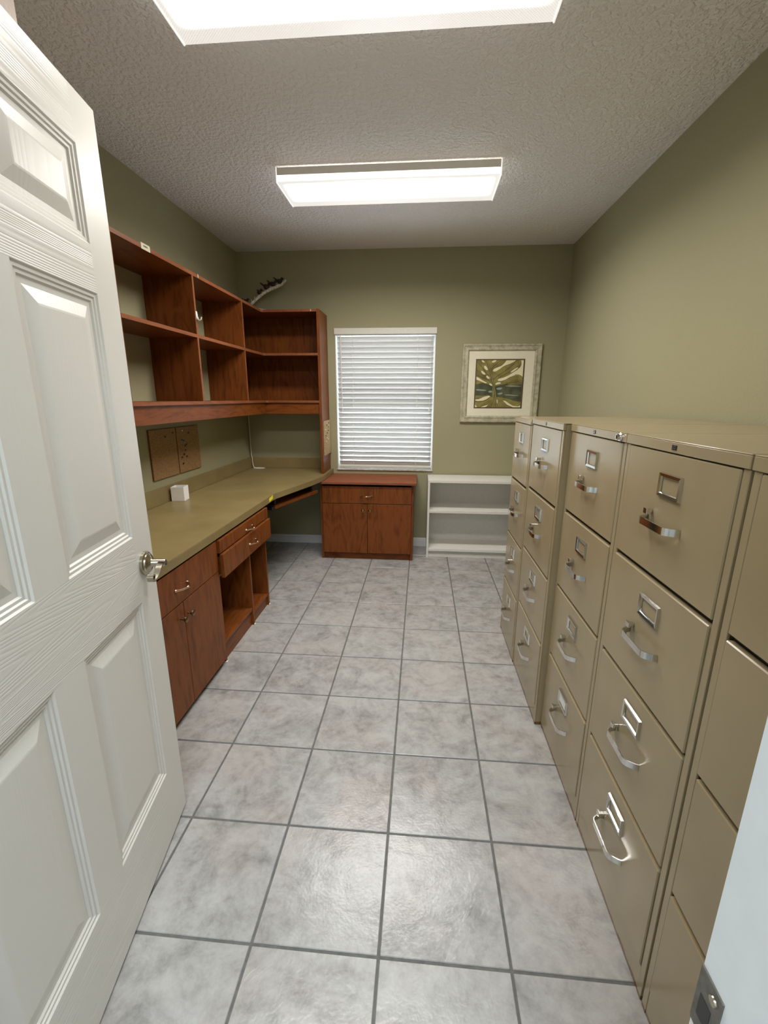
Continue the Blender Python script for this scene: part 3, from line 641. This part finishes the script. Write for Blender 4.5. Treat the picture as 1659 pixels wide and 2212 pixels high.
bird(-0.752, 2.140, 1.05, 1, 0.8); bird(-0.633, 2.206, 1.1, 1, 0.4, 0.8); bird(-0.568, 2.240, 1.4, 1, 1.0); bird(-0.512, 2.262, 1.3, 1, 1.0); bird(-0.455, 2.284, 1.25, 1, 1.1)
bm = nb(); sweep(bm, [(-0.745, YBR, 2.112), (-0.750, YBR - 0.002, 2.142)], circ(0.0045, 6), up=Vector((0, 1, 0))); obj('twig', bm, 'bark', t)
bm = nb()
P4 = [(-0.70, 3.05, 2.068), (-0.53, 3.02, 2.068), (-0.50, 3.16, 2.085), (-0.68, 3.17, 2.118)]
v0 = [bm.verts.new(p) for p in P4]; v1 = [bm.verts.new((p[0], p[1], p[2] + 0.0012)) for p in P4]
bm.faces.new(v0[::-1]); bm.faces.new(v1)
for i in range(4): bm.faces.new((v0[i], v0[(i + 1) % 4], v1[(i + 1) % 4], v1[i]))
tag(obj('paper_sheet', bm, 'paper'), 'curled white paper lying on the hutch top below the branch', 'paper')

# cork boards
def corkboard(box_, label, mat, pins, normal):
    x0, x1, y0, y1, z0, z1 = box_
    t = thing('cork_board', ((x0 + x1) / 2, (y0 + y1) / 2, z0), label, 'cork board', 'cork boards')
    obj('board', B(*box_, bev=0.0008), [mat], t)
    if mat == 'cork': obj('edge', B(x0, x1 - 0.0012, y0 - 0.0012, y1 + 0.0012, z0 - 0.0012, z1 + 0.0012), 'cork_edge', t)
    for (a, b, kind) in pins:
        y = y0 + (y1 - y0) * a; z = z1 - (z1 - z0) * b; bm = nb()
        lathe(bm, (x1, y, z), normal, [(0, 0.002), (0.004, 0.0025), (0.005, 0.0055), (0.008, 0.006), (0.0085, 0)], 10); obj('push_pin', bm, 'pin_white' if kind else 'pin_dark', t)
xw = XL + 0.001
corkboard((xw, xw + 0.010, 1.705, 1.994, 0.888, 1.188), 'square cork board on the wall under the hutch, nearer the door, two pins', 'cork', [(0.55, 0.16, 0), (0.86, 0.1, 0)], (1, 0, 0))
corkboard((xw, xw + 0.010, 2.004, 2.294, 0.888, 1.188), 'square cork board with many pins on the wall, nearer the corner', 'cork', [(0.22, 0.08, 1), (0.25, 0.3, 0), (0.19, 0.28, 0), (0.3, 0.42, 0), (0.36, 0.4, 0), (0.3, 0.52, 0), (0.22, 0.6, 0), (0.33, 0.66, 0), (0.12, 0.66, 0), (0.5, 0.15, 0), (0.14, 0.8, 0)], (1, 0, 0))
corkboard((-0.0955, -0.0865, HY + 0.035, YB - 0.004, 0.890, 1.186), 'pale cork board on the hutch end panel beside the window', 'pine', [(0.62, 0.08, 0), (0.3, 0.13, 0), (0.55, 0.19, 0), (0.55, 0.3, 0), (0.35, 0.36, 0), (0.12, 0.42, 0), (0.3, 0.5, 1), (0.5, 0.55, 1), (0.15, 0.6, 1), (0.1, 0.25, 1)], (1, 0, 0))

# pencil cup, tape, cord
t = thing('pencil_cup', (-0.828, 1.865, 0.737), 'small white square box, open on top, standing at the backsplash', 'box')
ca = math.radians(8); cc = Vector((-0.795, 1.865)); hw = 0.040
def rp(x, y): return (cc.x + x * math.cos(ca) - y * math.sin(ca), cc.y + x * math.sin(ca) + y * math.cos(ca))
for a in ((-hw, hw, -hw, -hw + 0.003), (-hw, hw, hw - 0.003, hw), (-hw, -hw + 0.003, -hw + 0.003, hw - 0.003), (hw - 0.003, hw, -hw + 0.003, hw - 0.003)):
    bm = nb(); prism(bm, [rp(a[0], a[2]), rp(a[1], a[2]), rp(a[1], a[3]), rp(a[0], a[3])], 0.7375, 0.828); obj('side', bm, 'cup', t)
bm = nb(); prism(bm, [rp(-hw, -hw), rp(hw, -hw), rp(hw, hw), rp(-hw, hw)], 0.7372, 0.740); obj('base', bm, 'cup', t)
bm = nb(); bx(bm, -0.2578, -0.2565, 2.000, 2.075, 0.706, 0.731, bev=0.0005)
for v in bm.verts: v.co.z += (v.co.y - 2.037) * 0.12
tag(obj('tape_strip', bm, 'yellow'), 'bright yellow strip of tape on the worktop edge', 'tape')
pts = [(-0.852, 3.256, 1.245), (-0.850, 3.254, 1.10), (-0.849, 3.250, 0.95), (-0.846, 3.246, 0.85), (-0.836, 3.236, 0.832), (-0.834, 3.232, 0.79), (-0.825, 3.222, 0.752), (-0.805, 3.205, 0.7425)]
for k in range(11):
    a = math.radians(200 + 33 * k); pts.append((-0.755 + 0.055 * math.cos(a), 3.185 + 0.022 * math.sin(a), 0.7425))
bm = nb(); sweep(bm, pts, circ(0.0042, 7), up=Vector((0, 1, 0.01)))
tag(obj('power_cord', bm, 'cord', smooth=True), 'thin cream cord hanging in the corner and coiled on the worktop', 'cord')

# ------------------------------------------------------------------ cabinet under the window
xa, xb, yf = -0.108, 0.690, 2.848
t = thing('window_cabinet', ((xa + xb) / 2, 3.05, 0), 'cherry cabinet under the window with a drawer above two doors', 'cabinet')
obj('side_panel', B(xa, xa + 0.020, yf + 0.004, YB - 0.018, 0, 0.672), 'wood_z', t); obj('side_panel', B(xb - 0.020, xb, yf + 0.004, YB - 0.018, 0, 0.672), 'wood_z', t)
obj('top', B(-0.100, 0.712, 2.815, YB - 0.003, 0.674, 0.693, bev=0.0015), 'wood_top', t)
obj('back_panel', B(xa + 0.02, xb - 0.02, YB - 0.024, YB - 0.018, 0.05, 0.672), 'wood_z', t); obj('bottom_panel', B(xa + 0.02, xb - 0.02, yf + 0.02, YB - 0.024, 0.05, 0.064), 'wood_x', t)
obj('toe_kick', B(xa + 0.02, xb - 0.02, yf + 0.020, yf + 0.034, 0, 0.062), 'wood_x', t)
x0, x1 = -0.086, 0.672
dr = obj('drawer', B(x0, x1, yf - 0.016, yf + 0.003, 0.508, 0.655, bev=0.001), 'wood_z', t); wire_pull((0.293, yf - 0.016, 0.575), (1, 0, 0), (0, -1, 0), dr)
for a, b, kx in ((x0, 0.2965, 0.262), (0.2995, x1, 0.324)):
    dd = obj('door', B(a, b, yf - 0.016, yf + 0.003, 0.064, 0.503, bev=0.001), 'wood_z', t); knob((kx, yf - 0.016, 0.450), (0, -1, 0), dd)

# ------------------------------------------------------------------ white bookcase
xa, xb, yf = 0.811, 1.615, 2.955
t = thing('bookcase', ((xa + xb) / 2, 3.1, 0), 'low white open bookcase against the back wall', 'bookcase')
obj('side_panel', B(xa, xa + 0.018, yf, YB - 0.016, 0, 0.697, bev=0.0008), 'white_laminate', t); obj('side_panel', B(xb - 0.018, xb, yf, YB - 0.016, 0, 0.697, bev=0.0008), 'white_laminate', t)
obj('top', B(xa + 0.018, xb - 0.018, yf, YB - 0.016, 0.676, 0.698, bev=0.0008), 'white_laminate', t)
for z0, z1 in ((0.409, 0.432), (0.059, 0.082)): obj('shelf', B(xa + 0.018, xb - 0.018, yf + 0.002, YB - 0.021, z0, z1, bev=0.0008), 'white_laminate', t)
obj('back_panel', B(xa + 0.018, xb - 0.018, YB - 0.021, YB - 0.016, 0.0, 0.676), 'grey_back', t)
obj('kickboard', B(xa + 0.018, xb - 0.018, yf + 0.035, yf + 0.05, 0, 0.059), 'white_laminate', t)
obj('kick_strip', B(xa + 0.018, xb - 0.018, yf + 0.018, yf + 0.035, 0, 0.028, bev=0.001), 'white_laminate', t)
for yy in (yf + 0.05, yf + 0.235):
    bm = nb(); lathe(bm, (xa + 0.045, yy, 0.698), (0, 0, 1), [(0, 0.004), (0.0006, 0.004), (0.0007, 0)], 10); obj('screw', bm, 'dark_metal', t)

# ------------------------------------------------------------------ blind in the window
t = thing('window_blind', (0.41, YB + 0.03, 0.745), 'white horizontal slat blind, closed, in the window', 'blind')
obj('valance', B(-0.036, 0.857, YB - 0.012, YB + 0.004, 1.914, 1.964, bev=0.002), 'valance', t)
obj('headrail', B(WX0 + 0.004, WX1 - 0.004, YB + 0.004, YB + 0.055, 1.905, 1.944, bev=0.002), 'white_paint', t)
bx0, bx1 = WX0 + 0.016, WX1 - 0.016
n_sl = 26; zt, zb = 1.878, 0.792; tilt = math.radians(-48.5); hwid = 0.0255
bm = nb(); seg = 5; prof = []
for k in range(seg + 1):
    f = k / seg * 2 - 1; prof.append((f * hwid, 0.003 * (1 - f * f)))
top_ = [(a, b + 0.0014) for a, b in prof]; bot_ = [(a, b - 0.0014) for a, b in prof][::-1]; loop = top_ + bot_
va = []; vb_ = []
for a, b in loop:   # a<0: room side (lower edge)
    y = a * math.cos(tilt) - b * math.sin(tilt); z = a * math.sin(tilt) + b * math.cos(tilt)
    va.append(bm.verts.new((bx0, y, z))); vb_.append(bm.verts.new((bx1, y, z)))
bm.faces.new(va); bm.faces.new(vb_[::-1])
for i in range(len(loop)): bm.faces.new((va[i], vb_[i], vb_[(i + 1) % len(loop)], va[(i + 1) % len(loop)]))
me = finish('slat', bm, 'slat', True)
for k in range(n_sl):
    o = bpy.data.objects.new('slat', me); COL.objects.link(o); o.parent = t; o.location = Vector((0, YB + 0.030, zt + (zb - zt) * k / (n_sl - 1))) - t.location
obj('bottom_rail', B(bx0, bx1, YB + 0.008, YB + 0.052, 0.752, 0.772, bev=0.003), 'valance', t)
hole_me = finish('route_hole', B(-0.0025, 0.0025, -0.001, 0.001, -0.0055, 0.0055), 'hook')
for x in (0.122, 0.696):
    for y in (YB + 0.004, YB + 0.056): obj('ladder_cord', B(x - 0.0012, x + 0.0012, y - 0.001, y + 0.001, 0.765, 1.91), 'cord', t)
    for k in range(n_sl):
        o = bpy.data.objects.new('route_hole', hole_me); COL.objects.link(o); o.parent = t; o.location = Vector((x, YB + 0.0272, zt + (zb - zt) * k / (n_sl - 1) - 0.0035)) - t.location
bm = nb(); sweep(bm, [(0.020, YB - 0.001, 1.905), (0.022, YB - 0.004, 1.6), (0.026, YB - 0.004, 1.262)], circ(0.0042, 6), up=Vector((0, 1, 0))); obj('tilt_wand', bm, 'grey_back', t)
bm = nb(); sweep(bm, [(0.812, YB - 0.001, 1.905), (0.810, YB - 0.004, 1.6), (0.808, YB - 0.004, 1.295)], circ(0.0014, 5), up=Vector((0, 1, 0))); obj('pull_cord', bm, 'grey_back', t)
bm = nb(); lathe(bm, (0.808, YB - 0.004, 1.30), (0, 0, -1), [(0, 0.002), (0.008, 0.006), (0.026, 0.0085), (0.034, 0.007), (0.036, 0)], 12); obj('tassel', bm, 'grey_back', t, smooth=True)

# ------------------------------------------------------------------ framed print
fx0, fx1, fz0, fz1 = 1.080, 1.745, 1.172, 1.828
t = thing('framed_print', ((fx0 + fx1) / 2, YB - 0.012, fz0), 'framed green leaf print with cream mat on the back wall', 'picture')
bm = nb(); prof = [(0.0, 0.0), (0.0, 0.020), (0.006, 0.026), (0.016, 0.026), (0.019, 0.021), (0.034, 0.020), (0.044, 0.024), (0.050, 0.022), (0.056, 0.014), (0.058, 0.010)]
rg = [[bm.verts.new((x, YB - 0.001 - d, z)) for x, z in ((fx0 + o, fz0 + o), (fx1 - o, fz0 + o), (fx1 - o, fz1 - o), (fx0 + o, fz1 - o))] for o, d in prof]
for a, b in zip(rg, rg[1:]):
    for i in range(4): bm.faces.new((a[i], a[(i + 1) % 4], b[(i + 1) % 4], b[i]))
obj('frame', bm, 'frame', t)
obj('mat_board', B(fx0 + 0.055, fx1 - 0.055, YB - 0.010, YB - 0.007, fz0 + 0.055, fz1 - 0.055), 'mat_board', t)
ax0, ax1, az0, az1 = 1.197, 1.611, 1.294, 1.706
obj('fillet', B(ax0, ax1, YB - 0.012, YB - 0.010, az0, az1), 'fillet', t)
# the printed leaf: flat inked shapes on one sheet; coordinates are fractions of the sheet
bm = nb(); mats = ['a_leaf', 'a_pale', 'a_dark', 'a_vein', 'a_mid', 'a_blue', 'a_leaf2', 'fillet']
px0, px1, pz0, pz1 = ax0 + 0.010, ax1 - 0.012, az0 + 0.010, az1 - 0.010; lay = [0]
def ink(pts, mi):
    """pts in zoomed-photo pixels (art spans x 415-1225, y 405-1235)"""
    lay[0] += 1; y = YB - 0.0121 - 0.00001 * lay[0]
    def mp(p):
        fy = (p[1] - 405) / 830; xl = 418 - 22 * fy; xr = 1245 - 55 * fy
        return (px0 + (px1 - px0) * min(1, max(0, (p[0] - xl) / (xr - xl))), y, pz1 - (pz1 - pz0) * min(1, max(0, fy)))
    f = bm.faces.new([bm.verts.new(mp(p)) for p in pts]); f.material_index = mi
def blob(p0, p1, w, mi, bend=0.0, taper=1.0, n=12):
    """leaf slit from p0 to p1, widest in the middle"""
    a, b = Vector(p0), Vector(p1); d = b - a; s = Vector((-d.y, d.x)).normalized(); L_, R_ = [], []
    for i in range(n + 1):
        f = i / n; c = a + d * f + s * bend * math.sin(math.pi * f); ww = w * (math.sin(math.pi * min(1, max(0.0, f))) ** 0.55) * (1 - (1 - taper) * f)
        L_.append(c + s * ww / 2); R_.append(c - s * ww / 2)
    ink([tuple(p) for p in L_] + [tuple(p) for p in R_[-2:0:-1]], mi)
def stroke(pts, w, mi):
    P_ = [Vector(p) for p in pts]; L_, R_ = [], []
    for i, p in enumerate(P_):
        d = (P_[min(i + 1, len(P_) - 1)] - P_[max(i - 1, 0)]).normalized(); s = Vector((-d.y, d.x)); L_.append(p + s * w / 2); R_.append(p - s * w / 2)
    ink([tuple(p) for p in L_] + [tuple(p) for p in R_[::-1]], mi)
ink([(400, 405), (1260, 405), (1230, 1240), (380, 1240)], 0)
ink([(415, 560), (640, 700), (700, 780), (640, 760), (415, 690)], 6); ink([(720, 760), (1000, 590), (1180, 480), (1190, 560), (960, 640), (760, 740)], 6)
ink([(660, 590), (800, 470), (860, 405), (930, 405), (880, 480), (740, 560)], 6)
ink([(400, 1030), (560, 1020), (700, 1060), (690, 1240), (400, 1240)], 0); ink([(480, 1240), (560, 1150), (700, 1090), (690, 1240)], 6)
# pale ground showing between the lobes
ink([(940, 408), (1110, 408), (1060, 440), (1000, 470), (930, 490), (880, 515), (820, 560), (760, 598), (715, 604), (700, 585), (715, 560), (770, 535), (850, 505), (905, 460)], 1)
ink([(1195, 408), (1260, 408), (1245, 700), (1215, 685), (1150, 665), (1080, 670), (1000, 700), (930, 740), (850, 770), (800, 768), (790, 745), (815, 728), (900, 705), (980, 670), (1060, 620), (1130, 575), (1180, 530), (1200, 480)], 1)
blob((1012, 620), (1150, 530), 26, 1)
blob((550, 500), (607, 578), 44, 1, 4); blob((495, 590), (570, 655), 40, 1, 4); blob((585, 680), (658, 722), 44, 1, 2); blob((640, 815), (695, 848), 34, 1); blob((745, 828), (850, 800), 36, 1, -6)
ink([(412, 695), (450, 712), (520, 755), (602, 800), (575, 808), (500, 778), (412, 742)], 1)
blob((680, 440), (762, 408), 36, 1); blob((498, 405), (548, 445), 30, 1)
# dark wash across the middle
ink([(402, 830), (520, 800), (640, 830), (700, 870), (700, 1060), (620, 1010), (520, 1030), (400, 1025)], 2)
ink([(735, 870), (830, 840), (960, 815), (1215, 830), (1200, 1140), (1080, 1120), (960, 1080), (860, 1060), (770, 1055)], 2)
ink([(940, 800), (1100, 740), (1215, 745), (1215, 830), (1080, 850), (980, 850)], 6)
blob((402, 922), (600, 935), 34, 5, 0, 0.5); blob((625, 958), (700, 955), 34, 5); blob((765, 905), (870, 895), 40, 5, 4); blob((788, 996), (880, 980), 36, 5, 4); blob((915, 855), (1210, 862), 20, 5); blob((905, 1010), (1170, 1028), 18, 5, 0, 0.6)
# lower slits
ink([(398, 1100), (470, 1090), (560, 1045), (640, 1028), (662, 1040), (620, 1085), (540, 1118), (450, 1128), (402, 1115)], 1)
ink([(880, 1112), (930, 1120), (990, 1165), (1060, 1208), (1150, 1220), (1195, 1200), (1185, 1240), (1060, 1240), (960, 1190), (900, 1150)], 1)
ink([(500, 1236), (560, 1212), (628, 1192), (600, 1225), (570, 1238)], 1); ink([(398, 1190), (420, 1215), (440, 1236), (398, 1236)], 1)
ink([(770, 1085), (795, 1110), (795, 1165), (775, 1150)], 1)
# veins and midrib
for s_ in ([(600, 412), (650, 570), (700, 740)], [(650, 580), (720, 510), (800, 440), (850, 408)], [(705, 745), (800, 670), (930, 580), (1050, 490), (1120, 410)], [(415, 430), (520, 540), (690, 770)], [(415, 665), (560, 730), (690, 790)], [(725, 870), (850, 850), (1000, 800), (1150, 780), (1210, 800)], [(690, 1210), (720, 1100), (735, 1020)], [(430, 1235), (470, 1245)], [(402, 1128), (470, 1136), (570, 1118), (650, 1060)], [(880, 1115), (960, 1200), (1050, 1235)], [(1090, 660), (1160, 660), (1215, 690)], [(1195, 415), (1200, 480), (1170, 540)]): stroke(s_, 9, 3)
stroke([(590, 410), (640, 540), (690, 720), (725, 860), (745, 960), (760, 1080), (775, 1236)], 30, 3); stroke([(592, 410), (642, 540), (692, 720), (726, 860), (747, 960), (762, 1080), (776, 1236)], 12, 4)
ink([(402, 395), (1262, 395), (1262, 404), (402, 404)], 7)
obj('leaf_print', bm, mats, t)

bpy.context.view_layer.update()
